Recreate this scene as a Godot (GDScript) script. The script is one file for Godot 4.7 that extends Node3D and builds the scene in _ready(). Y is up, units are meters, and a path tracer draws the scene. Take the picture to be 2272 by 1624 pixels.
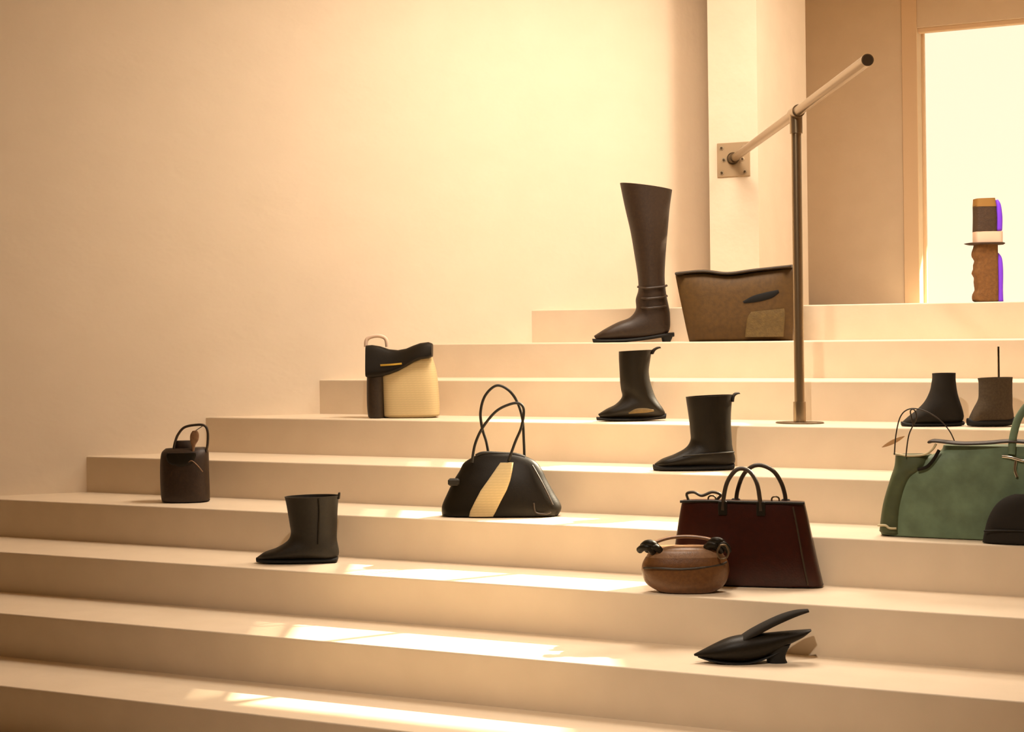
extends Node3D
# A shop interior: warm plaster room with a broad flight of display steps carrying boots and bags.
# Metres, y up. The steps rise towards -z; floor at y = 0, landing at y = 1.65.

const H := 0.165          # riser height
const D := 0.393          # tread depth
const Z0 := -7.438        # front edge of the landing
const YAW := 0.4556       # turn that faces a thing to the viewer's side of the room
const BACK := -11.0       # inner face of the back wall
const CEIL := 3.9
const WIN_L := -2.333      # left jamb of the bright window
const WIN_T := 3.549       # its head
const RIGHT := 2.2

var M := {}
var used := {}

func _ready():
	make_camera()
	make_light()
	make_materials()
	make_room()
	make_stairs()
	make_handrail()
	make_things()

# ------------------------------------------------------------------ camera, sky, lights
func make_camera():
	var c := Camera3D.new()
	c.name = "camera"
	c.projection = Camera3D.PROJECTION_FRUSTUM
	c.near = 0.1
	c.far = 100.0
	c.size = 1624.0 / 3600.0 * 0.1
	c.frustum_offset = Vector2(0, -(812.0 - 732.1) / 3600.0 * 0.1)
	c.transform = Transform3D(Basis(Vector3(0.89792, -0.01210, -0.44), Vector3(0.01097, 0.99993, -0.00511), Vector3(0.44003, -0.00024, 0.89798)).orthonormalized(), Vector3(0, 1.548, 0))
	add_child(c)
	c.current = true

func make_light():
	var sm := ProceduralSkyMaterial.new()
	sm.sky_top_color = Color(1.0, 0.92, 0.79)
	sm.sky_horizon_color = Color(1.0, 0.92, 0.79)
	sm.ground_horizon_color = Color(1.0, 0.92, 0.79)
	sm.ground_bottom_color = Color(0.85, 0.72, 0.56)
	sm.sky_energy_multiplier = 1.0
	var sky := Sky.new()
	sky.sky_material = sm
	var e := Environment.new()
	e.background_mode = Environment.BG_SKY
	e.sky = sky
	e.background_energy_multiplier = 1.5
	e.tonemap_mode = Environment.TONE_MAPPER_LINEAR
	e.tonemap_exposure = 0.83
	e.sdfgi_enabled = true
	e.ssao_enabled = true
	e.ssil_enabled = true
	var w := WorldEnvironment.new()
	w.name = "world_environment"
	w.environment = e
	add_child(w)
	var sun := DirectionalLight3D.new()
	sun.name = "sun"
	sun.light_color = Color(1.0, 0.93, 0.80)
	sun.light_energy = 9.0
	sun.light_angular_distance = 0.9
	sun.shadow_enabled = true
	sun.sky_mode = DirectionalLight3D.SKY_MODE_LIGHT_ONLY
	add_child(sun)
	sun.look_at_from_position(Vector3(0, 8, 0), Vector3(0, 8, 0) + Vector3(-0.65, -1.0, 1.0), Vector3.UP)
	# ceiling panels out of view, the second added to brighten the pillar side: [centre x, centre z, width, depth, energy, label]
	for p in [[-2.35, -6.1, 1.0, 1.0, 11.5, "square warm ceiling panel lamp above the middle of the display steps"], [-1.0, -7.5, 0.8, 0.8, 7.5, "added square warm ceiling panel lamp in front of the skylight"]]:
		ceiling_light(p)
	added_spot_lamp(Vector3(-1.3, CEIL, -2.4), Vector3(-2.1, 0.8, -5.6), 9.0, 31.0)  # unseen spot added so the light falls off towards the step ends

func added_spot_lamp(at: Vector3, aim: Vector3, energy: float, angle: float):
	var t := thing("added_spot_lamp", "added cylindrical ceiling spot lamp aimed at the display steps", "lamp", at)
	var dir := (aim - at).normalized()
	var st := stool()
	tube(st, [Vector3(0, 0, 0), Vector3(0, -0.1, 0)], 0.02, -1.0, 16, 1, 1, false)
	put("stem", st, mat("lamp_frame", Color(0.8, 0.74, 0.62), 0.5), t)
	st = stool()
	var c := Vector3(0, -0.13, 0)
	tube(st, [c - dir * 0.09, c + dir * 0.09], 0.06, -1.0, 24, 1, 1, false)
	put("head", st, M.lamp_frame, t)
	st = stool()
	tube(st, [c + dir * 0.088, c + dir * 0.094], 0.05, -1.0, 24, 1, -1, false)
	put("lens", st, glow_mat(), t)
	var l := SpotLight3D.new()
	l.name = "spot_light"
	l.light_color = Color(1.0, 0.94, 0.868)
	l.light_energy = energy
	l.light_size = 0.05
	l.spot_range = 20.0
	l.spot_angle = angle
	l.spot_attenuation = 1.0
	l.shadow_enabled = true
	t.add_child(l)
	l.look_at_from_position(at + c + dir * 0.11, aim, Vector3.UP)

func glow_mat() -> StandardMaterial3D:
	var m := mat("diffuser_glow", Color(0.9, 0.85, 0.75), 0.6)
	m.emission_enabled = true
	m.emission = Color(1.0, 0.86, 0.66)
	m.emission_energy_multiplier = 1.5
	return m

func ceiling_light(p):
	var t := thing("ceiling_light", p[5], "lamp", Vector3(p[0], CEIL, p[1]))
	var st := stool()
	box(st, Vector3(0, -0.015, 0), Vector3(p[2] + 0.08, 0.03, p[3] + 0.08), 0.005)
	put("frame", st, mat("lamp_frame", Color(0.8, 0.74, 0.62), 0.5), t)
	st = stool()
	box(st, Vector3(0, -0.034, 0), Vector3(p[2], 0.008, p[3]), 0.002)
	put("diffuser", st, glow_mat(), t)
	var l := AreaLight3D.new()
	l.name = "panel_light"
	l.area_size = Vector2(p[2], p[3])
	l.light_color = Color(1.0, 0.94, 0.868)
	l.light_energy = p[4]
	l.area_range = 20.0
	l.area_attenuation = 2.0
	l.shadow_enabled = true
	l.position = Vector3(0, -0.045, 0)
	l.rotation.x = -PI / 2
	t.add_child(l)

# ------------------------------------------------------------------ naming
func numbered(called: String) -> String:
	var n: int = used.get(called, 0)
	used[called] = n + 1
	return called if n == 0 else "%s_%03d" % [called, n]

func thing(called, label, category, at := Vector3.ZERO, turn := 0.0, group := "") -> Node3D:
	var o := Node3D.new()
	o.name = numbered(called)
	add_child(o)
	o.position = at
	o.rotation.y = turn
	o.set_meta("label", label)
	o.set_meta("category", category)
	if group:
		o.set_meta("group", group)
	return o

func put(called, st: SurfaceTool, m: Material, parent: Node = self, label := "") -> MeshInstance3D:
	st.generate_normals()
	var o := MeshInstance3D.new()
	o.mesh = st.commit()
	o.material_override = m
	o.name = numbered(called) if parent == self else called
	parent.add_child(o, true)
	if label:
		o.set_meta("label", label)
	return o

func struct(called, st: SurfaceTool, m: Material, label := "", category := "") -> MeshInstance3D:
	var o := put(called, st, m)
	o.set_meta("kind", "structure")
	if label:
		o.set_meta("label", label)
		o.set_meta("category", category)
	return o

# ------------------------------------------------------------------ materials
func noise_tex(freq: float, octaves: int, seed_no: int, as_normal := false, bump := 6.0, ramp: Gradient = null, kind := FastNoiseLite.TYPE_SIMPLEX_SMOOTH) -> NoiseTexture2D:
	var n := FastNoiseLite.new()
	n.seed = seed_no
	n.noise_type = kind
	n.frequency = freq
	n.fractal_octaves = octaves
	var t := NoiseTexture2D.new()
	t.width = 512
	t.height = 512
	t.seamless = true
	t.noise = n
	t.as_normal_map = as_normal
	t.bump_strength = bump
	if ramp:
		t.color_ramp = ramp
	return t

func ramp2(a: Color, b: Color) -> Gradient:
	var g := Gradient.new()
	g.set_color(0, a)
	g.set_color(1, b)
	return g

func mat(called: String, c: Color, rough := 0.6, metal := 0.0, spec := 0.5) -> StandardMaterial3D:
	if M.has(called):
		return M[called]
	var m := StandardMaterial3D.new()
	m.resource_name = called
	m.albedo_color = c
	m.roughness = rough
	m.metallic = metal
	m.metallic_specular = spec
	M[called] = m
	return m

func mottle(m: StandardMaterial3D, tex: Texture2D, normal: Texture2D, scale: float, nscale := 0.5, world := false):
	m.uv1_triplanar = true
	m.uv1_world_triplanar = world
	m.uv1_scale = Vector3.ONE * scale
	if tex:
		m.albedo_texture = tex
	if normal:
		m.normal_enabled = true
		m.normal_texture = normal
		m.normal_scale = nscale

func make_materials():
	var soft := noise_tex(0.012, 4, 3, false, 1.0, ramp2(Color(0.975, 0.972, 0.965), Color.WHITE))
	var plaster_n := noise_tex(0.05, 3, 5, true, 2.0)
	var grain_n := noise_tex(0.09, 3, 11, true, 5.0, null, FastNoiseLite.TYPE_CELLULAR)
	var cloudy := noise_tex(0.02, 4, 21, false, 1.0, ramp2(Color(0.80, 0.785, 0.77), Color.WHITE))
	var weave := Image.create(64, 64, false, Image.FORMAT_RGB8)
	for y in 64:
		for x in 64:
			var v := 0.94 + 0.06 * (0.5 + 0.5 * sin(y * TAU / 8.0)) * (0.8 + 0.2 * sin(x * TAU / 16.0 + y * 0.7))
			weave.set_pixel(x, y, Color(v, v * 0.99, v * 0.97))
	var weave_t := ImageTexture.create_from_image(weave)
	mottle(mat("wall_plaster", Color(0.93, 0.86, 0.765), 0.9, 0.0, 0.2), soft, plaster_n, 0.6, 0.15, true)
	mottle(mat("step_plaster", Color(0.92, 0.845, 0.74), 0.6, 0.0, 0.4), soft, plaster_n, 0.8, 0.08, true)
	mottle(mat("floor_plaster", Color(0.60, 0.52, 0.42), 0.6, 0.0, 0.4), soft, plaster_n, 0.8, 0.1, true)
	mat("trim_paint", Color(0.93, 0.82, 0.68), 0.6)
	mat("joint_dark", Color(0.03, 0.02, 0.01), 0.9)
	mottle(mat("black_leather", Color(0.10, 0.075, 0.03), 0.46, 0.0, 0.35), null, grain_n, 6.0, 0.2)
	mottle(mat("black_suede", Color(0.11, 0.085, 0.045), 0.9), null, grain_n, 9.0, 0.4)
	mottle(mat("olive_leather", Color(0.14, 0.115, 0.06), 0.55), cloudy, grain_n, 5.0, 0.2)
	mottle(mat("grey_suede", Color(0.34, 0.28, 0.20), 0.95), cloudy, grain_n, 8.0, 0.4)
	mottle(mat("plum_leather", Color(0.22, 0.15, 0.085), 0.5), cloudy, grain_n, 5.0, 0.2)
	mottle(mat("dark_brown", Color(0.22, 0.16, 0.08), 0.5), cloudy, grain_n, 5.0, 0.2)
	mottle(mat("oxblood", Color(0.22, 0.055, 0.01), 0.32), cloudy, grain_n, 3.0, 0.1)
	mottle(mat("tan_leather", Color(0.46, 0.30, 0.15), 0.38), cloudy, grain_n, 5.0, 0.2)
	mottle(mat("pale_tan", Color(0.62, 0.47, 0.34), 0.4), cloudy, grain_n, 5.0, 0.2)
	mottle(mat("cream_weave", Color(0.86, 0.77, 0.58), 0.85), weave_t, null, 12.0)
	mottle(mat("khaki", Color(0.37, 0.26, 0.075), 0.7), cloudy, grain_n, 3.0, 0.12)
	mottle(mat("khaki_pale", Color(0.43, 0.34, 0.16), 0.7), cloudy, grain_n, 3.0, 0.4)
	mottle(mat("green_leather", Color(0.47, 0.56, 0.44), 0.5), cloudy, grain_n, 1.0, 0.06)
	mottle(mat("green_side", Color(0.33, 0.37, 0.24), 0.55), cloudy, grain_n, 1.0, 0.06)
	mat("piping", Color(0.80, 0.74, 0.58), 0.5)
	mat("steel", Color(0.66, 0.58, 0.47), 0.28, 0.9)
	mat("steel_dark", Color(0.42, 0.35, 0.26), 0.35, 0.7)
	mat("silver", Color(0.92, 0.90, 0.84), 0.2, 1.0)
	mat("gold", Color(0.80, 0.66, 0.28), 0.35, 0.8)
	mat("sole", Color(0.04, 0.03, 0.02), 0.7)
	mottle(mat("bark", Color(0.52, 0.35, 0.16), 0.8), cloudy, grain_n, 4.0, 0.8)
	mottle(mat("bark_dark", Color(0.30, 0.21, 0.13), 0.7), cloudy, grain_n, 4.0, 0.8)
	mat("bark_top", Color(0.58, 0.42, 0.18), 0.7)
	mat("pale_band", Color(0.92, 0.80, 0.70), 0.7)
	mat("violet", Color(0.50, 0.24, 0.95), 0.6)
	var g := mat("pane", Color(1, 1, 1, 0.04), 0.0, 0.0, 0.0)
	g.transparency = BaseMaterial3D.TRANSPARENCY_ALPHA

# ------------------------------------------------------------------ mesh helpers
func stool() -> SurfaceTool:
	var st := SurfaceTool.new()
	st.begin(Mesh.PRIMITIVE_TRIANGLES)
	return st

func tri(st: SurfaceTool, a: Vector3, b: Vector3, c: Vector3, g := -1):
	st.set_smooth_group(g)
	st.add_vertex(a)
	st.set_smooth_group(g)
	st.add_vertex(b)
	st.set_smooth_group(g)
	st.add_vertex(c)

func quad(st, a, b, c, d, g := -1):
	tri(st, a, b, c, g)
	tri(st, a, c, d, g)

# a section: [centre, half axis across, half axis in depth, exponent]; sections go along (depth x across)
func ring(s, seg: int) -> PackedVector3Array:
	var out := PackedVector3Array()
	var e: float = 2.0 / s[3]
	for j in seg:
		var a := TAU * (j + 0.5) / seg
		var c := cos(a)
		var n := sin(a)
		out.append(s[0] + s[1] * (signf(c) * pow(absf(c), e)) + s[2] * (signf(n) * pow(absf(n), e)))
	return out

func loft(st: SurfaceTool, secs: Array, seg := 24, g := 1, cap_start := true, cap_end := true):
	var rings := []
	for s in secs:
		rings.append(ring(s, seg))
	for i in rings.size() - 1:
		var p: PackedVector3Array = rings[i]
		var q: PackedVector3Array = rings[i + 1]
		for j in seg:
			var k := (j + 1) % seg
			quad(st, p[j], p[k], q[k], q[j], g)
	if cap_start:
		for j in seg:
			tri(st, secs[0][0], rings[0][(j + 1) % seg], rings[0][j])
	if cap_end:
		var n := rings.size() - 1
		for j in seg:
			tri(st, secs[n][0], rings[n][j], rings[n][(j + 1) % seg])

func spline(pts: Array, n: int) -> Array:
	# Catmull-Rom through floats, vectors or arrays of floats
	var out := []
	for i in pts.size() - 1:
		var a = pts[maxi(i - 1, 0)]
		var b = pts[i]
		var c = pts[i + 1]
		var d = pts[mini(i + 2, pts.size() - 1)]
		for k in n:
			var t := float(k) / n
			var t2 := t * t
			var t3 := t2 * t
			out.append(b * (2.0 * t3 - 3.0 * t2 + 1.0) + (c - a) * 0.5 * (t3 - 2.0 * t2 + t) + c * (-2.0 * t3 + 3.0 * t2) + (d - b) * 0.5 * (t3 - t2))
	out.append(pts[pts.size() - 1])
	return out

# solid between two outlines: rows of [left x, left y, right x, right y, half depth, exponent] in local units of s metres
func rows_to_secs(rows: Array, s: float, sub := 5, z := 0.0) -> Array:
	var v4 := []
	var v2 := []
	for r in rows:
		v4.append(Vector4(r[0], r[1], r[2], r[3]) * s)
		v2.append(Vector2(r[4] * s, r[5]))
	v4 = spline(v4, sub)
	v2 = spline(v2, sub)
	var secs := []
	for i in v4.size():
		var l := Vector3(v4[i].x, v4[i].y, 0)
		var r := Vector3(v4[i].z, v4[i].w, 0)
		secs.append([(l + r) / 2.0 + Vector3(0, 0, z), (r - l) / 2.0, Vector3(0, 0, v2[i].x), maxf(v2[i].y, 1.2)])
	return secs

# closed pointed or rounded start: adds shrunken sections before the first one
func rounded_start(secs: Array, keep := 0.6) -> Array:
	var s = secs[0]
	var up: Vector3 = s[2].cross(s[1]).normalized()
	var b: float = minf(s[2].length(), s[1].length()) * 0.25
	var out := [[s[0], s[1] * keep, s[2] * keep, s[3]], [s[0] + up * b * 0.15, s[1] * lerpf(keep, 1.0, 0.7), s[2] * lerpf(keep, 1.0, 0.7), s[3]]]
	secs[0] = [s[0] + up * b * 0.6, s[1], s[2], s[3]]
	return out + secs

func hollow(secs: Array, wall: float, down: int) -> Array:
	# rim and inside: goes back down along the same sections, inset
	var n := secs.size()
	var out := []
	for i in range(n - 1, maxi(n - 1 - down, 0), -1):
		var s = secs[i]
		var a: float = s[1].length()
		var b: float = s[2].length()
		out.append([s[0], s[1] * maxf(1.0 - wall / a, 0.2), s[2] * maxf(1.0 - wall / b, 0.2), s[3]])
	return out

func tube(st: SurfaceTool, pts: Array, ra: float, rb := -1.0, seg := 12, sub := 6, g := 1, smooth := true, e := 2.0):
	if rb < 0.0:
		rb = ra
	var p: Array = spline(pts, sub) if smooth else pts
	var secs := []
	var n := Vector3(0, 0, 1)
	for i in p.size():
		var t: Vector3 = (p[mini(i + 1, p.size() - 1)] - p[maxi(i - 1, 0)]).normalized()
		if absf(t.dot(n)) > 0.95:
			n = Vector3(1, 0, 0) if absf(t.x) < 0.9 else Vector3(0, 1, 0)
		n = (n - t * n.dot(t)).normalized()
		secs.append([p[i], t.cross(n) * ra, n * rb, e])
	loft(st, secs, seg, g)

func box(st: SurfaceTool, c: Vector3, size: Vector3, b := 0.004):
	var h := size / 2.0
	b = minf(b, minf(h.x, minf(h.y, h.z)) * 0.9)
	var lv := [[-h.y, b], [-h.y + b, 0.0], [h.y - b, 0.0], [h.y, b]]
	var rings := []
	for l in lv:
		var x: float = h.x - l[1]
		var z: float = h.z - l[1]
		var k := b * 0.6
		rings.append([Vector3(x, l[0], z - k), Vector3(x - k, l[0], z), Vector3(-x + k, l[0], z), Vector3(-x, l[0], z - k), Vector3(-x, l[0], -z + k), Vector3(-x + k, l[0], -z), Vector3(x - k, l[0], -z), Vector3(x, l[0], -z + k)])
	for i in 3:
		for j in 8:
			var k := (j + 1) % 8
			quad(st, c + rings[i][j], c + rings[i][k], c + rings[i + 1][k], c + rings[i + 1][j])
	for j in range(1, 7):
		tri(st, c + rings[0][0], c + rings[0][j + 1], c + rings[0][j])
		tri(st, c + rings[3][0], c + rings[3][j], c + rings[3][j + 1])

# outline in the xz plane (clockwise or not) raised from y0 to y1
func prism(st: SurfaceTool, outline: Array, y0: float, y1: float):
	var a := 0.0
	for i in outline.size():
		var p: Vector2 = outline[i]
		var q: Vector2 = outline[(i + 1) % outline.size()]
		a += p.x * q.y - q.x * p.y
	var o := outline.duplicate()
	if a < 0.0:
		o.reverse()
	var n := o.size()
	for i in n:
		var p: Vector2 = o[i]
		var q: Vector2 = o[(i + 1) % n]
		quad(st, Vector3(p.x, y0, p.y), Vector3(q.x, y0, q.y), Vector3(q.x, y1, q.y), Vector3(p.x, y1, p.y))
	var idx := Geometry2D.triangulate_polygon(PackedVector2Array(o))
	for i in range(0, idx.size(), 3):
		var p: Vector2 = o[idx[i]]
		var q: Vector2 = o[idx[i + 1]]
		var r: Vector2 = o[idx[i + 2]]
		if (q - p).cross(r - p) < 0.0:
			var k := q
			q = r
			r = k
		tri(st, Vector3(p.x, y1, p.y), Vector3(q.x, y1, q.y), Vector3(r.x, y1, r.y))
		tri(st, Vector3(p.x, y0, p.y), Vector3(r.x, y0, r.y), Vector3(q.x, y0, q.y))

# ------------------------------------------------------------------ room
func wall_x(z: float) -> float:
	return minf(-3.53 - 0.98 * (z + 7.44), -2.95)

func make_room():
	var st := stool()
	prism(st, [Vector2(-8.3, -11.3), Vector2(RIGHT + 0.3, -11.3), Vector2(RIGHT + 0.3, 2.5), Vector2(-8.3, 2.5)], -0.2, 0.0)
	struct("floor", st, M.floor_plaster)
	# left wall: slants away from the steps, then runs straight along the open floor
	st = stool()
	var run := [Vector2(-3.16, BACK - 0.05), Vector2(-2.98, -9.1)]
	for i in 25:
		var f := i / 24.0
		run.append(Vector2(-2.82, -8.75).lerp(Vector2(-2.95, -8.03), f).lerp(Vector2(-2.95, -8.03).lerp(Vector2(-3.29, -7.685), f), f))
	run += [Vector2(wall_x(-3.2), -3.2), Vector2(wall_x(-3.2), 2.3), Vector2(wall_x(-3.2) - 0.2, 2.3), Vector2(wall_x(-3.2) - 0.2, -3.3), Vector2(-3.5, -7.85), Vector2(-3.45, BACK - 0.05)]
	prism(st, run, 0.0, CEIL)
	struct("wall_left", st, M.wall_plaster, "long cream plaster wall slanting along the left ends of the display steps", "wall")
	st = stool()
	prism(st, [Vector2(-2.785, -8.038), Vector2(-2.521, -8.038), Vector2(-2.521, -8.95), Vector2(-2.785, -8.95)], 0.0, CEIL)
	struct("pillar", st, M.wall_plaster, "square cream pillar at the top of the steps carrying the rail plate", "pillar")
	# back wall with the window opening
	st = stool()
	var zb := BACK - 0.1
	var wl := WIN_L
	var wr := WIN_L + 1.9
	var wt := WIN_T
	var wc := (wl + wr) / 2.0
	box(st, Vector3((-3.4 + wl) / 2.0, CEIL / 2.0, zb), Vector3(wl + 3.4, CEIL, 0.2), 0.002)
	box(st, Vector3((wr + RIGHT) / 2.0, CEIL / 2.0, zb), Vector3(RIGHT - wr, CEIL, 0.2), 0.002)
	box(st, Vector3(wc, 0.82, zb), Vector3(wr - wl, 1.64, 0.2), 0.002)
	box(st, Vector3(wc, (wt + CEIL) / 2.0, zb), Vector3(wr - wl, CEIL - wt, 0.2), 0.002)
	struct("wall_back", st, M.wall_plaster, "plain back wall behind the landing around the bright window", "wall")
	st = stool()
	box(st, Vector3(wl - 0.05, (1.65 + CEIL) / 2.0, BACK + 0.008), Vector3(0.1, CEIL - 1.65, 0.016), 0.003)
	struct("trim_1", st, M.trim_paint, "narrow cream upright board between back wall and bright window", "trim")
	st = stool()
	box(st, Vector3(wc, wt - 0.015, BACK - 0.05), Vector3(wr - wl, 0.03, 0.06), 0.003)
	box(st, Vector3(wl + 0.009, (wt + 1.65) / 2.0, BACK - 0.15), Vector3(0.018, wt - 1.65, 0.04), 0.003)
	box(st, Vector3(wr - 0.009, (wt + 1.65) / 2.0, BACK - 0.15), Vector3(0.018, wt - 1.65, 0.04), 0.003)
	box(st, Vector3(wc, 1.655, BACK - 0.15), Vector3(wr - wl, 0.02, 0.04), 0.003)
	var w := struct("window_1", st, M.trim_paint, "tall overexposed window beside the pale back wall, top right", "window")
	st = stool()
	box(st, Vector3(wc, (wt + 1.65) / 2.0, BACK - 0.15), Vector3(wr - wl - 0.03, wt - 1.67, 0.006), 0.001)
	put("pane", st, M.pane, w)
	st = stool()
	box(st, Vector3(RIGHT + 0.1, CEIL / 2.0, -4.4), Vector3(0.2, CEIL, 13.4), 0.002)
	struct("wall_right", st, mat("wall_tan", Color(0.62, 0.53, 0.42), 0.9))
	st = stool()
	box(st, Vector3((wall_x(-3.2) + RIGHT) / 2.0, CEIL / 2.0, 2.4), Vector3(RIGHT - wall_x(-3.2) + 0.4, CEIL, 0.2), 0.002)
	struct("wall_front", st, M.wall_tan)
	# ceiling with a slanted skylight opening A-B-C-D
	var a := Vector2(-1.02, -7.99)
	var b := Vector2(-1.67, -9.23)
	var c := Vector2(-0.29, -9.23)
	var d := Vector2(0.37, -7.99)
	st = stool()
	var y0 := CEIL
	var y1 := CEIL + 0.06
	var lo := -8.4
	var hi := RIGHT + 0.2
	prism(st, [Vector2(lo, -7.99), Vector2(hi, -7.99), Vector2(hi, 2.5), Vector2(lo, 2.5)], y0, y1)
	prism(st, [Vector2(lo, -11.2), Vector2(hi, -11.2), Vector2(hi, -9.23), Vector2(lo, -9.23)], y0, y1)
	prism(st, [Vector2(lo, -7.99), a, b, Vector2(lo, -9.23)], y0, y1)
	prism(st, [d, Vector2(hi, -7.99), Vector2(hi, -9.23), c], y0, y1)
	prism(st, [Vector2(-4.5, -13.1), Vector2(4.0, -13.1), Vector2(4.0, -11.19), Vector2(-4.5, -11.19)], y1 + 0.05, y1 + 0.15)  # overhang added outdoors to keep sun from coming through the window
	struct("ceiling", st, M.wall_plaster)
	# skylight frame: one broad glazing bar near its left edge and two thin stay rods
	st = stool()
	var across := Vector2(1, 0)
	prism(st, [a + across * 0.13, a + across * 0.21, b + across * 0.21, b + across * 0.13], y1, y1 + 0.04)
	var sk := struct("window_2", st, M.trim_paint, "slanted skylight in the ceiling above the landing", "window")
	st = stool()
	prism(st, [a - across * 0.05, d + across * 0.05, c + across * 0.05, b - across * 0.05], y1 + 0.041, y1 + 0.047)
	put("pane", st, M.pane, sk)
	for o in [0.0, 0.39]:
		st = stool()
		tube(st, [Vector3(-0.96 + o, y1 + 0.02, -7.8), Vector3(-0.12 + o, y1 + 0.02, -9.2)], 0.006, -1.0, 8, 1, 1, false)
		put("stay_rod", st, M.steel_dark, sk)

# ------------------------------------------------------------------ steps
func slab(st: SurfaceTool, profile: Array, xr: float, xl_fixed := INF):
	# closed profile of (z, y), counter-clockwise seen from +x, drawn from the left wall to xr
	var l := []
	var r := []
	for p in profile:
		l.append(Vector3(wall_x(p.x) if xl_fixed == INF else xl_fixed, p.y, p.x))
		r.append(Vector3(xr, p.y, p.x))
	var n := profile.size()
	for i in n:
		var k := (i + 1) % n
		quad(st, l[i], l[k], r[k], r[i])
	for i in range(1, n - 1):
		tri(st, l[0], l[i + 1], l[i])
		tri(st, r[0], r[i], r[i + 1])

func make_stairs():
	var root := Node3D.new()
	root.name = "display_steps"
	add_child(root)
	root.set_meta("kind", "structure")
	root.set_meta("label", "broad flight of cream plaster display steps rising to the landing")
	root.set_meta("category", "steps")
	var xr := RIGHT
	for k in 10:
		var y := H * (10 - k)
		var zf := Z0 + D * k
		var zb := zf - D - 0.03 if k > 0 else BACK
		var t := 0.03
		var r := 0.006
		var st := stool()
		var prof := [Vector2(zb, y - t), Vector2(zb, y), Vector2(zf - r, y)]
		for i in range(1, 4):
			var an := PI / 2 * i / 3.0
			prof.append(Vector2(zf - r + r * sin(an), y - r + r * cos(an)))
		prof.append(Vector2(zf, y - t))
		slab(st, prof, xr)
		put("landing" if k == 0 else "tread", st, M.step_plaster, root)
		# riser below this tread
		var yb := y - H
		var q := [Vector2(zf - 0.03, yb), Vector2(zf - 0.03, y - t), Vector2(zf, y - t), Vector2(zf, yb)]
		st = stool()
		if k == 1:
			slab(st, q, -1.1745)
			put("riser", st, M.step_plaster, root)
			st = stool()
			slab(st, q, xr, -1.1655)
			put("riser", st, M.step_plaster, root)
			st = stool()
			box(st, Vector3(-1.17, yb + (H - t) / 2.0, zf - 0.035), Vector3(0.03, H - t, 0.008), 0.001)
			put("joint_backing", st, M.joint_dark, root)
		else:
			slab(st, q, xr)
			put("riser", st, M.step_plaster, root)
	# small brown lens-shaped mark on the fourth riser
	var sc := stool()
	var secs := []
	for i in 9:
		var f := (i - 4) / 4.0
		secs.append([Vector3(-1.437 + 0.044 * f, 1.101 + 0.022 * f, -6.2595), Vector3(-0.004, 0.009, 0) * (1.02 - f * f * 0.9), Vector3(0, 0, 0.001), 2.0])
	loft(sc, secs, 12)
	put("riser_mark", sc, mat("mark_brown", Color(0.62, 0.48, 0.32), 0.9), root)

# ------------------------------------------------------------------ handrail
func make_handrail():
	var t := thing("handrail", "grey steel tube handrail on one post, bolted to the pillar", "handrail", Vector3(-1.862, 7 * H, -6.456))
	var yr := 2.4215 - 7 * H
	var m: Material = M.steel
	var st := stool()
	tube(st, [Vector3(0, 0.01, 0), Vector3(0, yr - 0.02, 0)], 0.0205, -1.0, 24, 1, 1, false)
	put("post", st, m, t)
	st = stool()
	tube(st, [Vector3(0, 0.006, 0), Vector3(0, 0.084, 0), Vector3(0, 0.088, 0)], 0.0255, -1.0, 24, 1, 1, false)
	put("base_collar", st, m, t)
	st = stool()
	loft(st, [[Vector3(0, 0, 0), Vector3(0.1, 0, 0), Vector3(0, 0, 0.07), 2.0], [Vector3(0, 0.004, 0), Vector3(0.1, 0, 0), Vector3(0, 0, 0.07), 2.0], [Vector3(0, 0.006, 0), Vector3(0.096, 0, 0), Vector3(0, 0, 0.067), 2.0]], 28, -1)
	put("base_flange", st, M.steel_dark, t)
	var a := Vector3(-2.651, 2.4215, -8.034) - t.position
	var c := Vector3(-1.2857, 2.4215, -5.3005) - t.position
	var b := Vector3(0, yr, 0)
	var dir := (c - b).normalized()
	var dira := (b - a).normalized()
	st = stool()
	tube(st, [a + dira * 0.02, b, c], 0.0205, -1.0, 24, 1, 1, false)
	var rail := put("rail", st, m, t)
	st = stool()
	tube(st, [c - dir * 0.002, c + dir * 0.001], 0.0165, -1.0, 24, 1, -1, false)
	put("open_end", st, M.steel_dark, rail)
	st = stool()
	tube(st, [b - dira * 0.06, b + dir * 0.06], 0.0262, -1.0, 24, 1, 1, false)
	tube(st, [b + Vector3(0, -0.085, 0), b], 0.0262, -1.0, 24, 1, 1, false)
	put("tee_fitting", st, m, t)
	st = stool()
	box(st, a + Vector3(0, -0.005, 0), Vector3(0.176, 0.176, 0.008), 0.002)
	var plate := put("wall_plate", st, mat("plate_steel", Color(0.70, 0.60, 0.47), 0.5, 0.25), t)
	st = stool()
	tube(st, [a + Vector3(0, 0, 0.003), a + Vector3(0, 0, 0.012)], 0.032, -1.0, 24, 1, -1, false)
	tube(st, [a + Vector3(0, 0, 0.01), a + dira * 0.05], 0.0265, -1.0, 24, 1, 1, false)
	put("socket", st, M.steel_dark, t)
	for s in [Vector2(-0.062, 0.062), Vector2(0.062, 0.062), Vector2(-0.062, -0.066), Vector2(0.062, -0.066), Vector2(0.05, 0.0), Vector2(-0.05, 0.0)]:
		st = stool()
		var p: Vector3 = a + Vector3(s.x, s.y - 0.005, 0.004)
		tube(st, [p, p + Vector3(0, 0, 0.003)], 0.011, -1.0, 12, 1, -1, false)
		put("washer", st, mat("bright_steel", Color(0.85, 0.78, 0.66), 0.35, 0.7), plate)
		st = stool()
		tube(st, [p, p + Vector3(0, 0, 0.007)], 0.006, -1.0, 10, 1, -1, false)
		put("screw", st, M.steel_dark, plate)

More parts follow.
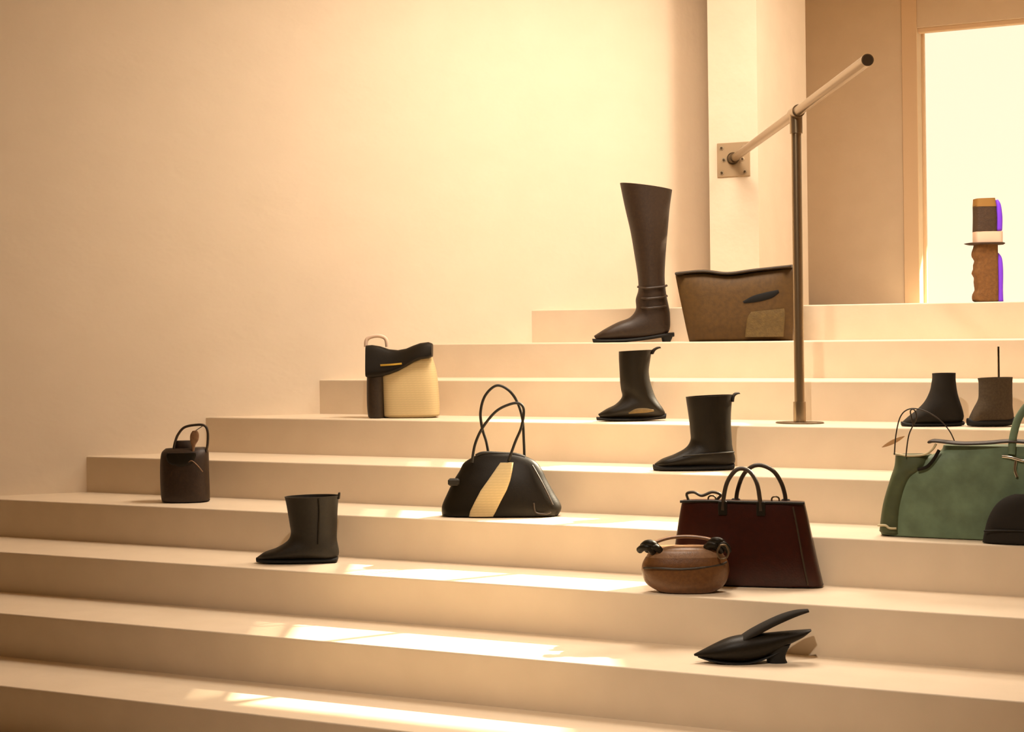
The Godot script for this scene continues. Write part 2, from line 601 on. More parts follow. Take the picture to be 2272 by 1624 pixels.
# ------------------------------------------------------------------ things on the steps
# outline points below are in millimetre-like local units: x to the right, y up from the tread
func px(list: Array, cx: float, y0: float) -> Array:
	# rows of [x left, y left, x right, y right, half depth, exponent] measured with y down -> local with y up
	var out := []
	for r in list:
		out.append([r[0] - cx, y0 - r[1], r[2] - cx, y0 - r[3], r[4], r[5]])
	return out

func path(list: Array, cx: float, y0: float, s: float) -> Array:
	var out := []
	for r in list:
		out.append(Vector3((r[0] - cx) * s, (y0 - r[1]) * s, r[2] * s))
	return out

func solid(rows: Array, cx: float, y0: float, s: float, seg := 28, sub := 5, z := 0.0, round := true) -> SurfaceTool:
	var st := stool()
	var secs := rows_to_secs(px(rows, cx, y0), s, sub, z * s)
	if round:
		secs = rounded_start(secs)
	loft(st, secs, seg)
	return st

# a boot or open bag: outer skin, rim and dark inside
func shell(rows: Array, cx: float, y0: float, s: float, wall: float, down: int, seg := 32, sub := 6) -> SurfaceTool:
	var st := stool()
	var secs := rows_to_secs(px(rows, cx, y0), s, sub)
	var inner := hollow(secs, wall, down)
	loft(st, secs, seg, 1, true, false)
	loft(st, [secs[secs.size() - 1], inner[0]], seg, 2, false, false)
	loft(st, inner, seg, 3, false, true)
	return st

func make_things():
	tall_boot()
	khaki_bag()
	ankle_boots()
	black_cream_bag()
	hobo_handbag()
	small_bag()
	tote()
	pouch()
	slingback()
	boot_pair()
	green_tote()
	round_bag()
	ornament()

func tall_boot():
	var s := 0.002139
	var t := thing("tall_boot", "tall knee-high dark brown boot with flared top on the highest step", "boot", Vector3(-2.80, 9 * H, -7.22), YAW)
	var cx := 1440.0
	var y0 := 757.0
	put("shaft", shell([[1312, 742, 1318, 752, 8, 2], [1338, 726, 1340, 752, 20, 2.2], [1366, 712, 1376, 752, 24, 2.2], [1392, 702, 1420, 750, 24, 2.2], [1406, 684, 1474, 740, 25, 2.1], [1406, 662, 1482, 700, 26, 2], [1412, 640, 1474, 650, 28, 2], [1411, 610, 1471, 612, 30, 2], [1404, 560, 1474, 560, 34, 2], [1396, 510, 1479, 510, 38, 2], [1384, 455, 1484, 460, 40, 2], [1374, 403, 1490, 420, 42, 2]], cx, y0, s, 0.005, 14), M.plum_leather, t)
	put("sole", solid([[1308, 748, 1310, 757, 7, 2], [1330, 749, 1330, 757, 20, 2.2], [1380, 748, 1380, 757, 24, 2.2], [1420, 744, 1425, 753, 20, 2.2], [1460, 738, 1462, 748, 19, 2.2], [1490, 736, 1490, 746, 12, 2]], cx, y0, s, 20, 4), M.sole, t)
	put("heel", solid([[1464, 757, 1482, 757, 10, 3], [1462, 748, 1486, 748, 13, 3], [1458, 738, 1490, 738, 17, 3]], cx, y0, s, 16, 3, 0.0, false), M.sole, t)
	for y in [632.0, 655.0, 676.0]:
		var st := stool()
		var d: float = (y - 632.0) * 0.05
		tube(st, path([[1411 - d, y + 2, 0], [1425, y + 6, 27], [1445, y + 5, 29.5], [1465, y + 3, 24], [1475, y, 6]], cx, y0, s), 0.006, 0.004, 8, 5)
		put("fold", st, M.plum_leather, t)

func khaki_bag():
	var s := 0.002088
	var t := thing("slouchy_bag", "wide khaki brown soft bag with dipping top edge beside the handrail post", "bag", Vector3(-2.392, 9 * H, -7.24), 0.2)
	var cx := 1625.0
	var y0 := 757.0
	var k := 1.03
	# body: two lobes and a dip, drawn as upright slices from left to right
	var st := stool()
	var secs := []
	var tops := [[1497, 606], [1520, 602], [1560, 602], [1585, 605], [1612, 609], [1640, 608], [1670, 603], [1700, 599], [1730, 596], [1752, 594], [1758, 600]]
	for i in tops.size():
		var x: float = tops[i][0]
		var f := clampf((x - 1497.0) / 260.0, 0.0, 1.0)
		var xb := lerpf(1526.0, 1748.0, f)
		var edge := minf(1.0, minf(f, 1.0 - f) * 9.0 + 0.25)
		var top := Vector3((x - cx) * s * k, (y0 - tops[i][1]) * s, 0)
		var bot := Vector3((xb - cx) * s * k, 0, 0)
		secs.append([(top + bot) / 2.0, (bot - top) / 2.0, Vector3(0, 0, 34 * s * edge), 3.0])
	loft(st, secs, 32)
	put("body", st, M.khaki, t)
	st = stool()
	tube(st, path([[1500, 609, 0], [1560, 605, 0], [1612, 611, 0], [1670, 605, 0], [1750, 598, 0]], cx, y0, s * k), 0.009, 0.066, 10, 6)
	put("top_binding", st, M.dark_brown, t)
	st = stool()
	loft(st, rows_to_secs(px([[1646, 672, 1650, 676, 2, 2], [1668, 660, 1676, 674, 3, 2], [1700, 652, 1708, 666, 3, 2], [1722, 648, 1724, 654, 2, 2]], cx, y0), s * k, 4, 33.5 * s), 12)
	put("handle_slot", st, M.joint_dark, t)
	st = stool()
	loft(st, rows_to_secs(px([[1650, 748, 1732, 748, 3, 4], [1652, 730, 1734, 728, 3, 4], [1656, 706, 1736, 700, 3, 4], [1664, 694, 1734, 688, 2, 4]], cx, y0), s * k, 4, 33.0 * s), 16)
	put("pocket", st, M.khaki_pale, t, "paler front pocket")

func boot_at(label: String, at: Vector3, rows: Array, sole: Array, heel: Array, cx: float, y0: float, s: float, m: Material, group := "") -> Node3D:
	var t := thing("ankle_boot", label, "boot", at, YAW, group)
	put("upper", shell(rows, cx, y0, s, 0.006, 14), m, t)
	put("sole", solid(sole, cx, y0, s, 20, 4), M.sole, t)
	if heel.size():
		put("heel", solid(heel, cx, y0, s, 16, 3, 0.0, false), M.sole, t)
	return t

func ankle_boots():
	# on the fourth step from the top
	var t := boot_at("dark ankle boot standing straight below the tall boot, with a highlight painted on its foot", Vector3(-2.590, 7 * H, -6.45),
		[[1322, 922, 1328, 931, 8, 2], [1342, 910, 1344, 931, 22, 2.2], [1362, 900, 1368, 931, 27, 2.2], [1376, 884, 1440, 931, 28, 2.2], [1374, 868, 1472, 924, 27, 2.1], [1372, 850, 1450, 884, 28, 2], [1371, 825, 1437, 836, 29, 2], [1370, 800, 1440, 802, 31, 2], [1370, 783, 1444, 780, 32, 2]],
		[[1318, 928, 1319, 936, 7, 2], [1345, 929, 1345, 937, 22, 2.2], [1390, 930, 1390, 938, 26, 2.2], [1430, 929, 1430, 937, 22, 2.2], [1474, 922, 1472, 934, 12, 2]], [],
		1400.0, 938.0, 0.001918, M.black_leather)
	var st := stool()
	loft(st, rows_to_secs(px([[1388, 918, 1389, 921, 2, 2], [1404, 909, 1406, 920, 4, 2], [1424, 908, 1426, 919, 4, 2], [1444, 912, 1445, 916, 2, 2]], 1400.0, 938.0), 0.001918, 5, 0.05), 16)  # highlight on the foot, painted as a patch of paler leather
	put("painted_highlight", st, M.khaki_pale, t, "pale highlight painted on the side of the foot")
	st = stool()
	loft(st, rows_to_secs(px([[1441, 790, 1447, 790, 9, 3], [1444, 780, 1452, 782, 9, 3], [1454, 774, 1459, 778, 9, 3], [1462, 773, 1464, 777, 8, 3]], 1400.0, 938.0), 0.001918, 4), 16)
	put("pull_tab", st, M.black_leather, t)
	# one step lower
	var c := 1540.0
	t = boot_at("black ankle boot with straight shaft at the fifth step, right of the cream-panelled handbag", Vector3(-2.150, 6 * H, -6.05),
		[[1440, 1031, 1445, 1038, 8, 2], [1458, 1020, 1460, 1038, 24, 2.2], [1485, 1010, 1490, 1038, 30, 2.2], [1510, 996, 1545, 1038, 31, 2.2], [1520, 980, 1614, 1034, 31, 2.1], [1520, 962, 1612, 990, 31, 2], [1517, 930, 1610, 936, 32, 2], [1513, 900, 1612, 902, 34, 2], [1511, 884, 1614, 880, 35, 2]],
		[[1436, 1032, 1437, 1045, 7, 2], [1460, 1033, 1460, 1046, 25, 2.2], [1510, 1034, 1510, 1046, 30, 2.2], [1560, 1033, 1560, 1046, 28, 2.2], [1616, 1032, 1614, 1045, 16, 2]], [],
		c, 1046.0, 0.00178, M.black_leather)
	st = stool()
	loft(st, rows_to_secs(px([[1611, 896, 1617, 896, 10, 3], [1612, 884, 1619, 885, 10, 3], [1619, 876, 1625, 880, 10, 3], [1628, 875, 1631, 879, 9, 3]], c, 1046.0), 0.00178, 4), 16)
	put("pull_tab", st, M.olive_leather, t)
	st = stool()
	tube(st, path([[1500, 1012, 29], [1550, 1008, 31.5], [1590, 1006, 31], [1614, 1006, 14]], c, 1046.0, 0.00178), 0.003, 0.003, 8, 5)
	put("welt_seam", st, M.olive_leather, t)
	# far left
	c = 690.0
	t = boot_at("dark olive ankle boot with wide open top, seventh step at the left", Vector3(-3.462, 4 * H, -5.29),
		[[567, 1231, 572, 1237, 8, 2], [584, 1220, 586, 1237, 24, 2.2], [610, 1211, 616, 1237, 32, 2.2], [634, 1196, 680, 1237, 34, 2.2], [642, 1180, 744, 1234, 34, 2.1], [640, 1160, 744, 1190, 35, 2], [636, 1134, 746, 1140, 36, 2], [632, 1110, 748, 1112, 38, 2], [629, 1098, 751, 1096, 39, 2]],
		[[564, 1232, 565, 1243, 7, 2], [590, 1233, 590, 1244, 26, 2.2], [640, 1234, 640, 1245, 31, 2.2], [700, 1233, 700, 1245, 28, 2.2], [746, 1232, 744, 1244, 18, 2]], [],
		c, 1245.0, 0.00174, M.olive_leather)
	st = stool()
	tube(st, path([[709, 1100, 37.5], [710, 1130, 36], [708, 1165, 34.5], [706, 1200, 34]], c, 1245.0, 0.00174), 0.004, 0.004, 8, 5)
	put("side_seam", st, M.black_leather, t)
	st = stool()
	loft(st, rows_to_secs(px([[746, 1104, 752, 1104, 9, 3], [747, 1096, 753, 1096, 9, 3], [749, 1090, 753, 1091, 8, 3]], c, 1245.0), 0.00174, 4), 16)
	put("pull_tab", st, M.black_leather, t)

func black_cream_bag():
	var s := 0.002056
	var t := thing("flap_bag", "cream woven bag with black flap and dark side, fourth step left", "bag", Vector3(-3.719, 7 * H, -6.45), 0.38)
	var cx := 888.0
	var y0 := 928.0
	put("body", solid([[846, 928, 967, 928, 36, 4], [845, 900, 968, 900, 36, 4], [843, 860, 966, 860, 34, 4], [840, 830, 962, 826, 31, 4], [836, 806, 956, 802, 26, 4], [834, 788, 950, 786, 20, 4]], cx, y0, s, 32), M.cream_weave, t)
	put("side_gusset", solid([[811, 928, 850, 928, 34, 3], [808, 900, 850, 900, 34, 3], [808, 850, 850, 850, 33, 3], [810, 800, 850, 800, 30, 3], [812, 774, 850, 774, 24, 3]], cx, y0, s, 24), M.dark_brown, t)
	# flap: thick curved sheet over the upper half, its lower edge sweeping up to the right
	var st := stool()
	var secs := []
	for r in [[808, 767, 836], [822, 766, 838], [840, 769, 836], [860, 776, 831], [880, 778, 824], [898, 775, 814], [915, 768, 804], [930, 763, 798], [948, 761, 796], [956, 764, 792]]:
		var top := Vector3((r[0] - cx) * s, (y0 - r[1]) * s, 10 * s)
		var bot := Vector3((r[0] + 2 - cx) * s, (y0 - r[2]) * s, 30 * s)
		secs.append([(top + bot) / 2.0, (bot - top) / 2.0, Vector3(0, 0.004, 0.03), 4.0])
	loft(st, secs, 24)
	var flap := put("flap", st, M.black_leather, t)
	st = stool()
	tube(st, path([[845, 810, 47], [868, 809, 47], [892, 807, 45]], cx, y0, s), 0.0045, 0.004, 8, 4)
	put("gold_bar", st, M.gold, flap, "thin gold bar")
	st = stool()
	tube(st, path([[806, 770, 4], [808, 754, 4], [820, 747, 4], [838, 746, 4], [851, 753, 4], [854, 770, 4]], cx, y0, s), 0.009, 0.008, 10, 6)
	put("handle", st, M.pale_band, t, "pale looped handle")

func hobo_handbag():
	var s := 0.001743
	var t := thing("handbag", "dark handbag with cream slanting panel and two tall looped handles", "bag", Vector3(-2.832, 5 * H, -5.66), 0.36)
	var cx := 1094.0
	var y0 := 1151.0
	put("body", solid([[962, 1151, 1222, 1151, 40, 3], [962, 1128, 1230, 1130, 42, 2.6], [974, 1100, 1213, 1098, 40, 2.4], [988, 1072, 1198, 1070, 35, 2.3], [1002, 1050, 1188, 1048, 28, 2.2], [1012, 1032, 1174, 1030, 21, 2.2], [1034, 1018, 1152, 1018, 14, 2.2], [1046, 1012, 1128, 1012, 9, 2.2]], cx, y0, s, 36, 6), M.black_leather, t)
	var st := stool()
	var secs := []
	for r in [[1096, 1126, 1030, 22], [1084, 1124, 1048, 31], [1070, 1120, 1068, 38], [1054, 1112, 1090, 42.5], [1040, 1098, 1116, 44.5], [1030, 1088, 1136, 44], [1027, 1082, 1148, 42]]:
		var l := Vector3((r[0] - cx) * s, (y0 - r[2]) * s, (r[3] - 4.0) * s)
		var rr := Vector3((r[1] - cx) * s, (y0 - r[2]) * s, (r[3] - 4.0) * s)
		secs.append([(l + rr) / 2.0, (rr - l) / 2.0, Vector3(0, 0, 5.5 * s), 3.0])
	secs.reverse()
	loft(st, secs, 20)
	put("panel", st, M.cream_weave, t, "cream slanting front panel")
	st = stool()
	tube(st, path([[1040, 1016, 2], [1056, 1010, 2], [1090, 1011, 2], [1130, 1014, 2], [1150, 1020, 2]], cx, y0, s), 0.007, 0.010, 10, 6)
	put("top_frame", st, M.olive_leather, t)
	st = stool()
	tube(st, path([[1068, 1018, -10], [1062, 985, -11], [1053, 955, -12], [1050, 918, -12], [1061, 882, -12], [1086, 860, -12], [1112, 869, -12], [1132, 895, -12], [1144, 934, -12], [1147, 985, -11], [1148, 1022, -10]], cx, y0, s), 0.0055, 0.0055, 10, 8)
	put("handle", st, M.olive_leather, t)
	st = stool()
	tube(st, path([[1033, 1030, 22], [1040, 990, 18], [1057, 953, 16], [1087, 917, 15], [1118, 901, 15], [1140, 899, 15], [1150, 914, 15], [1144, 952, 16], [1130, 985, 17], [1115, 1026, 20]], cx, y0, s), 0.0055, 0.0055, 10, 8)
	put("handle", st, M.olive_leather, t)
	st = stool()
	box(st, Vector3((992 - cx) * s, (y0 - 1073) * s, 0.035), Vector3(0.045, 0.028, 0.03), 0.006)
	put("side_buckle", st, M.olive_leather, t)
	st = stool()
	tube(st, path([[1168, 1036, 22], [1185, 1064, 33], [1200, 1092, 40], [1214, 1122, 42]], cx, y0, s), 0.003, 0.004, 8, 5)
	put("side_piping", st, M.plum_leather, t)
	st = stool()
	tube(st, path([[1172, 1118, 43], [1176, 1138, 43], [1196, 1142, 43], [1210, 1138, 42]], cx, y0, s), 0.003, 0.004, 8, 5)
	put("pocket_piping", st, M.plum_leather, t)

func small_bag():
	var s := 0.001942
	var t := thing("bucket_bag", "small dark brown bucket bag with thin handle near the left wall", "bag", Vector3(-4.358, 5 * H, -5.67), YAW)
	var cx := 405.0
	var y0 := 1115.0
	put("body", solid([[354, 1115, 458, 1115, 36, 2.6], [351, 1095, 458, 1095, 38, 2.6], [350, 1050, 457, 1050, 38, 2.6], [351, 1018, 457, 1018, 35, 2.6], [354, 1004, 456, 1002, 28, 2.6], [362, 996, 450, 994, 20, 2.4]], cx, y0, s, 32), M.plum_leather, t)
	var st := stool()
	var secs := rows_to_secs(px([[395, 1034, 410, 1034, 3, 2], [376, 1026, 428, 1026, 5, 2], [370, 1012, 436, 1012, 5, 2.4], [372, 1004, 436, 1004, 5, 2.4]], cx, y0), s, 5, 35 * s)
	loft(st, secs, 20)
	put("front_flap", st, M.black_leather, t)
	put("top_collar", solid([[380, 1000, 422, 1000, 14, 2.6], [382, 988, 420, 988, 14, 2.6], [385, 979, 418, 979, 12, 2.6]], cx, y0, s, 20), M.plum_leather, t)
	st = stool()
	tube(st, path([[383, 996, 16], [386, 980, 12], [392, 964, 8], [406, 949, 6], [432, 944, 6], [450, 946, 6], [457, 960, 6], [457, 985, 8], [454, 1004, 12]], cx, y0, s), 0.0055, 0.006, 10, 7)
	put("handle", st, M.dark_brown, t)
	st = stool()
	secs = rows_to_secs(px([[425, 1002, 430, 1002, 2, 2.4], [424, 988, 433, 988, 2, 2.4], [421, 976, 440, 976, 2, 2.4], [422, 964, 441, 963, 2, 2.4], [427, 956, 437, 955, 2, 2.4]], cx, y0), s, 5, 24 * s)
	loft(st, secs, 16)
	put("hang_tag", st, M.pale_tan, t, "pale leather luggage tag")
	st = stool()
	tube(st, path([[432, 957, 24], [440, 951, 14], [447, 946, 7]], cx, y0, s), 0.002, 0.003, 8, 4)
	put("tag_strap", st, M.dark_brown, t)
	st = stool()
	tube(st, path([[418, 1026, 37], [427, 1021, 38.5], [440, 1032, 38], [450, 1046, 34]], cx, y0, s), 0.002, 0.003, 8, 4)
	put("closing_cord", st, M.pale_tan, t)

func tote():
	var s := 0.001545
	var t := thing("tote_bag", "large glossy oxblood tote with two arched handles, behind the tan pouch", "bag", Vector3(-1.735, 4 * H, -5.385), 0.2)
	var cx := 1650.0
	var y0 := 1314.0
	var k := 1.03
	put("body", solid([[1470, 1314, 1806, 1314, 36, 4], [1476, 1290, 1801, 1290, 36, 4], [1486, 1240, 1790, 1240, 35, 4], [1494, 1190, 1780, 1190, 32, 4], [1501, 1150, 1772, 1150, 29, 4], [1505, 1132, 1768, 1132, 27, 4]], cx, y0, s * k, 40, 6), M.oxblood, t)
	var st := stool()
	tube(st, path([[1503, 1133, 24], [1570, 1131, 27], [1650, 1132, 28], [1720, 1132, 27], [1770, 1133, 24]], cx, y0, s * k), 0.005, 0.006, 8, 5)
	put("top_edge", st, M.black_leather, t)
	var arcs := [[[1596, 1150, 30], [1598, 1124, 29], [1606, 1090, 27], [1622, 1066, 24], [1638, 1060, 22], [1656, 1068, 24], [1670, 1092, 27], [1676, 1126, 29], [1678, 1150, 30]],
		[[1618, 1140, -26], [1622, 1112, -25], [1634, 1080, -22], [1652, 1061, -20], [1674, 1056, -20], [1700, 1068, -20], [1716, 1092, -22], [1724, 1118, -25], [1726, 1140, -26]]]
	for a in arcs:
		st = stool()
		tube(st, path(a, cx, y0, s * k), 0.0075, 0.008, 12, 7)
		var h := put("handle", st, M.dark_brown, t)
		for e in [a[0], a[a.size() - 1]]:
			st = stool()
			box(st, Vector3((e[0] - cx) * s * k, (y0 - 1140.0) * s, e[2] * s + 0.001), Vector3(0.03, 0.05, 0.012), 0.003)
			put("handle_tab", st, M.black_leather, h)
	for x in [1570.0, 1707.0]:
		st = stool()
		var c := Vector3((x - cx) * s * k, (y0 - 1124.0) * s, 0.012)
		tube(st, [c + Vector3(-0.012, -0.012, 0), c + Vector3(-0.012, 0.008, 0), c + Vector3(0, 0.014, 0), c + Vector3(0.012, 0.008, 0), c + Vector3(0.012, -0.012, 0)], 0.003, -1.0, 8, 4)
		put("ring", st, M.steel_dark, t)
	st = stool()
	tube(st, path([[1520, 1132, 10], [1516, 1117, 14], [1532, 1113, 16], [1550, 1120, 18], [1572, 1112, 16], [1590, 1118, 14], [1580, 1130, 14]], cx, y0, s * k), 0.005, 0.006, 8, 5)
	put("tied_cord", st, M.dark_brown, t)
	st = stool()
	tube(st, path([[1746, 1140, 29], [1754, 1180, 32], [1764, 1240, 35], [1776, 1306, 36]], cx, y0, s * k), 0.0035, 0.003, 8, 5)
	put("side_seam", st, M.dark_brown, t)

func pouch():
	var s := 0.001531
	var t := thing("pouch_bag", "small rounded tan leather pouch with dark knotted ends before the oxblood tote", "bag", Vector3(-1.89, 4 * H, -5.155), 0.35)
	var cx := 1515.0
	var y0 := 1314.0
	put("body", solid([[1462, 1314, 1578, 1314, 30, 2.4], [1432, 1296, 1602, 1296, 38, 2.3], [1421, 1272, 1612, 1270, 40, 2.3], [1422, 1252, 1611, 1250, 39, 2.3], [1430, 1236, 1604, 1234, 35, 2.2]], cx, y0, s, 36, 6), M.tan_leather, t)
	put("upper_panel", solid([[1426, 1250, 1607, 1250, 37, 2.3], [1432, 1234, 1602, 1234, 34, 2.3], [1440, 1220, 1592, 1218, 28, 2.3], [1452, 1212, 1578, 1211, 16, 2.2]], cx, y0, s, 36, 5), M.pale_tan, t, "paler pinkish upper panel")
	var st := stool()
	tube(st, path([[1426, 1258, 22], [1450, 1256, 34], [1500, 1258, 39.5], [1550, 1255, 37], [1592, 1250, 25], [1606, 1246, 12]], cx, y0, s), 0.004, 0.004, 8, 6)
	put("seam", st, M.dark_brown, t)
	for e in [[1440.0, 1212.0, 26.0], [1586.0, 1206.0, 26.0]]:
		st = stool()
		for i in 3:
			var x: float = e[0] + [-8.0, 8.0, 0.0][i]
			var y: float = e[1] + [4.0, 3.0, -5.0][i]
			var pts := path([[x - 15, y + 4, e[2] - 12], [x - 7, y - 3, e[2] - 2], [x + 4, y - 4, e[2] + 2], [x + 13, y + 4, e[2] - 6], [x + 16, y + 12, e[2] - 16]], cx, y0, s)
			tube(st, pts, 0.012, 0.012, 10, 5)
		put("knot", st, M.black_leather, t)
	st = stool()
	tube(st, path([[1592, 1206, 36], [1604, 1206, 36], [1610, 1218, 36], [1606, 1232, 37], [1592, 1234, 38], [1586, 1220, 38], [1592, 1206, 36]], cx, y0, s), 0.0035, -1.0, 8, 5)
	put("ring", st, M.steel_dark, t)
	st = stool()
	tube(st, path([[1440, 1206, 20], [1480, 1194, 10], [1520, 1191, 6], [1560, 1194, 10], [1588, 1202, 20]], cx, y0, s), 0.006, 0.012, 8, 6)
	put("strap", st, M.tan_leather, t)

func slingback():
	var s := 0.001414
	var t := thing("pointed_shoe", "black pointed shoe with raised ankle strap, alone on the step below the oxblood tote", "shoe", Vector3(-1.60, 3 * H, -4.90), YAW)
	var cx := 1640.0
	var y0 := 1475.0
	var st := stool()
	loft(st, rows_to_secs(px([[1527, 1455, 1528, 1459, 3, 2], [1548, 1445, 1550, 1464, 14, 2], [1575, 1432, 1580, 1470, 26, 2.1], [1604, 1420, 1612, 1472, 33, 2.2], [1632, 1414, 1645, 1471, 35, 2.2], [1660, 1412, 1680, 1464, 32, 2.2], [1692, 1410, 1712, 1450, 28, 2.2], [1728, 1407, 1736, 1437, 24, 2.2], [1770, 1404, 1768, 1421, 18, 2.2], [1788, 1403, 1786, 1408, 10, 2]], cx, y0), s, 5), 28)
	put("vamp", st, M.black_leather, t)
	st = stool()
	loft(st, rows_to_secs(px([[1620, 1426, 1640, 1424, 26, 2.2], [1650, 1404, 1668, 1414, 24, 2.2], [1690, 1383, 1704, 1396, 22, 2.2], [1725, 1368, 1736, 1382, 19, 2.2], [1755, 1360, 1762, 1372, 15, 2.2], [1782, 1358, 1784, 1365, 9, 2.2]], cx, y0), s, 5), 24)
	put("ankle_strap", st, M.black_suede, t)
	put("sole", solid([[1535, 1458, 1536, 1463, 4, 2], [1560, 1464, 1560, 1470, 18, 2], [1600, 1469, 1600, 1475, 30, 2.1], [1645, 1469, 1648, 1475, 31, 2.1], [1690, 1456, 1694, 1463, 24, 2.1], [1735, 1436, 1738, 1442, 18, 2]], cx, y0, s, 20, 4), M.sole, t)
	put("heel", solid([[1690, 1475, 1734, 1475, 20, 3], [1688, 1460, 1730, 1460, 20, 3], [1690, 1440, 1742, 1434, 22, 3]], cx, y0, s, 20, 3, 0.0, false), M.sole, t)

func boot_pair():
	var s := 0.00175
	var c := 2090.0
	boot_at("black flared ankle boot with long low toe, right of the rail post", Vector3(-1.289, 7 * H, -6.42),
		[[2006, 936, 2010, 942, 8, 2], [2022, 924, 2024, 942, 24, 2.2], [2042, 908, 2050, 942, 30, 2.2], [2058, 890, 2090, 942, 32, 2.2], [2068, 868, 2140, 934, 32, 2.1], [2072, 852, 2128, 876, 32, 2], [2074, 840, 2124, 846, 32, 2], [2074, 830, 2124, 829, 33, 2]],
		[[2002, 936, 2003, 946, 7, 2], [2025, 937, 2025, 947, 25, 2.2], [2070, 938, 2070, 947, 30, 2.2], [2110, 938, 2110, 947, 28, 2.2], [2140, 936, 2139, 946, 18, 2]], [],
		c, 947.0, s, M.black_suede)
	c = 2180.0
	boot_at("greyish brown ankle boot with dark sole, right beside the black flared boot", Vector3(-1.10, 7 * H, -6.44),
		[[2129, 934, 2133, 940, 8, 2], [2138, 918, 2142, 940, 22, 2.2], [2147, 900, 2160, 940, 28, 2.2], [2153, 884, 2224, 938, 29, 2.1], [2154, 866, 2227, 900, 30, 2], [2154, 850, 2227, 858, 31, 2], [2152, 840, 2228, 838, 32, 2]],
		[[2126, 928, 2127, 945, 8, 2], [2145, 928, 2145, 946, 24, 2.2], [2180, 929, 2180, 946, 29, 2.2], [2210, 928, 2210, 946, 26, 2.2], [2230, 926, 2229, 944, 18, 2]], [],
		c, 947.0, 0.00174, M.grey_suede)

func green_tote():
	var s := 0.00155
	var k := 1.09
	var t := thing("tote_bag", "big green leather tote with folded left corner at the right edge", "bag", Vector3(-0.86, 5 * H, -5.64), 0.03)
	var cx := 2275.0
	var y0 := 1212.0
	put("body", solid([[1996, 1212, 2550, 1212, 40, 5], [1994, 1196, 2552, 1196, 41, 5], [2006, 1140, 2546, 1140, 40, 5], [2020, 1085, 2538, 1085, 38, 5], [2060, 1060, 2532, 1060, 37, 5], [2112, 1040, 2528, 1040, 36, 5], [2122, 1026, 2526, 1024, 35, 5]], cx, y0, s * k, 48, 6), M.green_leather, t)
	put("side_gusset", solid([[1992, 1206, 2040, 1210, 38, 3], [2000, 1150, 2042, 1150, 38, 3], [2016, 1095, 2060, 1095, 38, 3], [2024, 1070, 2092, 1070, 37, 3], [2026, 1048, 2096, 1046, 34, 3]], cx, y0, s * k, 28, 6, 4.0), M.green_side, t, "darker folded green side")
	var st := stool()
	tube(st, path([[2026, 1044, 26], [2055, 1047, 37], [2088, 1044, 39], [2104, 1034, 38], [2112, 1022, 37]], cx, y0, s * k), 0.004, 0.006, 8, 6)
	put("rim_piping", st, M.piping, t)
	st = stool()
	tube(st, path([[2100, 1018, 30], [2112, 1016, 34], [2160, 1020, 36], [2210, 1018, 36], [2260, 1014, 34], [2340, 1018, 34], [2500, 1020, 32]], cx, y0, s * k), 0.006, 0.02, 10, 6)
	put("top_binding", st, M.dark_brown, t)
	st = stool()
	tube(st, path([[2076, 1074, 41], [2094, 1068, 41], [2108, 1052, 40], [2118, 1034, 38]], cx, y0, s * k), 0.006, 0.006, 8, 5)
	put("corner_fold", st, M.black_leather, t)
	var loops := [[[2028, 1046, 34], [2031, 1005, 30], [2040, 968, 26], [2058, 953, 24], [2085, 956, 22], [2114, 972, 22], [2136, 996, 24], [2148, 1020, 28]],
		[[2053, 1048, 44], [2058, 1005, 36], [2072, 972, 30], [2068, 955, 28], [2060, 958, 28], [2066, 985, 30]]]
	for a in loops:
		st = stool()
		tube(st, path(a, cx, y0, s * k), 0.0022, 0.004, 8, 7)
		put("strap", st, M.dark_brown, t)
	st = stool()
	tube(st, path([[2258, 1040, 40], [2262, 1000, 36], [2276, 960, 32], [2310, 925, 30], [2360, 915, 30], [2410, 940, 32], [2430, 1000, 36], [2434, 1040, 40]], cx, y0, s * k), 0.013, 0.008, 12, 7)
	put("handle", st, M.green_leather, t)
	st = stool()
	tube(st, path([[2240, 1044, 38], [2258, 1046, 40], [2280, 1052, 40], [2300, 1048, 39]], cx, y0, s * k), 0.006, 0.004, 8, 5)
	tube(st, path([[2266, 1052, 40], [2264, 1070, 41], [2268, 1084, 42]], cx, y0, s * k), 0.005, 0.003, 8, 5)
	put("buckle", st, M.silver, t, "bright silver buckle")
	st = stool()
	tube(st, path([[1994, 1190, 38], [2010, 1189, 42], [2018, 1194, 43], [2032, 1194, 43]], cx, y0, s * k), 0.004, 0.005, 8, 5)
	put("corner_guard", st, M.piping, t)

func round_bag():
	var s := 0.001482
	var t := thing("round_bag", "black dome-shaped bag cut by the right edge before the green tote", "bag", Vector3(-0.842, 5 * H, -5.515), 0.05)
	var cx := 2275.0
	var y0 := 1217.0
	put("body", solid([[2194, 1217, 2356, 1217, 18, 2.6], [2198, 1196, 2352, 1196, 22, 2.6], [2206, 1166, 2344, 1166, 22, 2.6], [2220, 1140, 2330, 1140, 19, 2.4], [2238, 1124, 2312, 1124, 14, 2.2], [2258, 1116, 2292, 1116, 8, 2]], cx, y0, s * 1.1, 32, 6), M.black_suede, t)
	var st := stool()
	tube(st, path([[2200, 1190, 20], [2230, 1188, 23], [2275, 1187, 24], [2320, 1188, 23], [2350, 1190, 20]], cx, y0, s * 1.1), 0.003, 0.003, 8, 5)
	put("zip", st, M.black_leather, t)

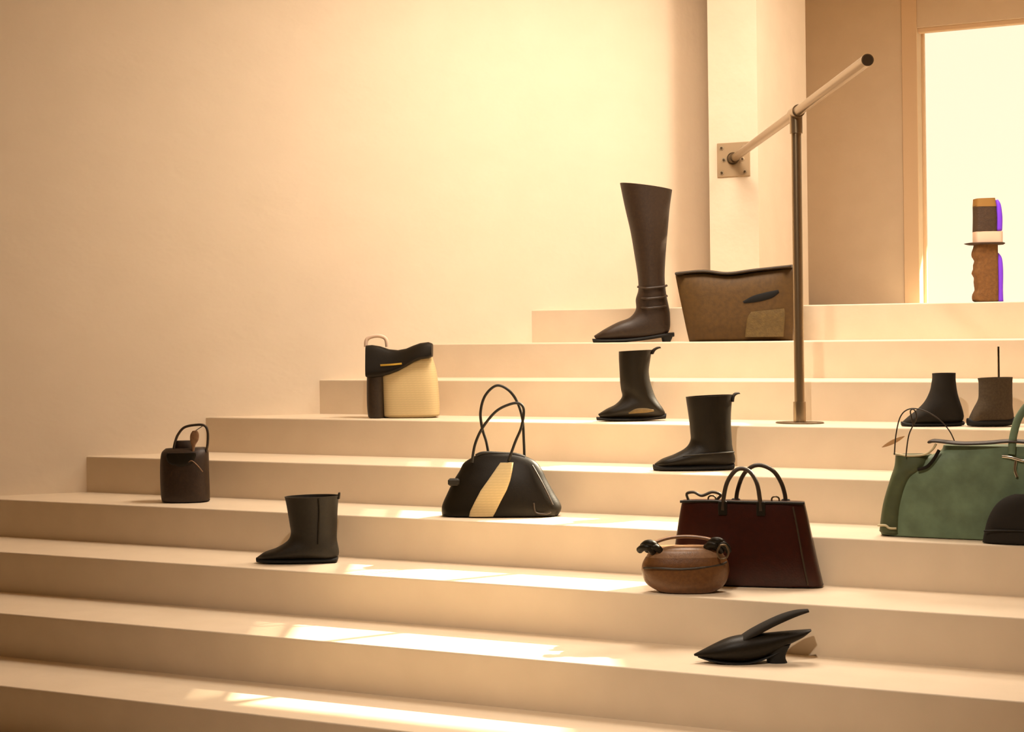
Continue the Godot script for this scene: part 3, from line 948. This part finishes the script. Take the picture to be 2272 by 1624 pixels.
func ornament():
	var s := 0.002273
	var t := thing("ornament", "brown two-tier block column with a violet light fringe built on its right, before the bright window", "ornament", Vector3(-1.452, 10 * H, -8.4), YAW)
	var cx := 2187.0
	var y0 := 672.0
	var rng := RandomNumberGenerator.new()
	rng.seed = 5
	var rows := []
	for i in 15:
		var y := 668.0 - i * 9.3
		var l := 2163.0 + rng.randf_range(-5, 2) - (5.0 if i == 1 else 0.0)
		rows.append([l, y, 2211, y, 22, 5])
	put("lower_block", solid(rows, cx, y0, s, 28, 2), M.bark, t)
	put("base", solid([[2154, 672, 2226, 672, 25, 4], [2154, 667, 2225, 667, 25, 4]], cx, y0, s, 24, 2, 0.0, false), M.bark_dark, t)
	put("violet_fringe", solid([[2206, 668, 2223, 668, 18, 3], [2208, 640, 2222, 640, 18, 3], [2208, 600, 2223, 600, 18, 3], [2207, 575, 2221, 570, 16, 3], [2208, 560, 2214, 558, 12, 2]], cx, y0, s, 20, 4), M.violet, t, "violet light fringe built along the lower right edge")  # violet lit edge, put in as a coloured part
	put("disc", solid([[2150, 540, 2226, 540, 30, 2.2], [2140, 537, 2230, 537, 34, 2.2], [2150, 535, 2226, 535, 30, 2.2]], cx, y0, s, 28, 2, 0.0, false), M.bark_dark, t)
	put("pale_band", solid([[2162, 536, 2222, 536, 22, 5], [2162, 511, 2222, 511, 22, 5]], cx, y0, s, 28, 2, 0.0, false), M.pale_band, t, "pale band between the two tiers")
	put("upper_block", solid([[2162, 511, 2209, 511, 22, 5], [2163, 480, 2210, 480, 22, 5], [2163, 454, 2208, 455, 22, 5]], cx, y0, s, 28, 3, 0.0, false), M.bark_dark, t)
	put("top_cap", solid([[2163, 456, 2209, 456, 22.5, 5], [2164, 438, 2206, 437, 21, 5]], cx, y0, s, 28, 3, 0.0, false), M.bark_top, t)
	put("violet_fringe", solid([[2205, 510, 2222, 510, 18, 3], [2206, 480, 2223, 480, 18, 3], [2206, 455, 2220, 452, 16, 3], [2206, 442, 2214, 440, 12, 3]], cx, y0, s, 20, 4), M.violet, t, "violet light fringe built along the upper right edge")  # same painted violet light edge on the upper tier
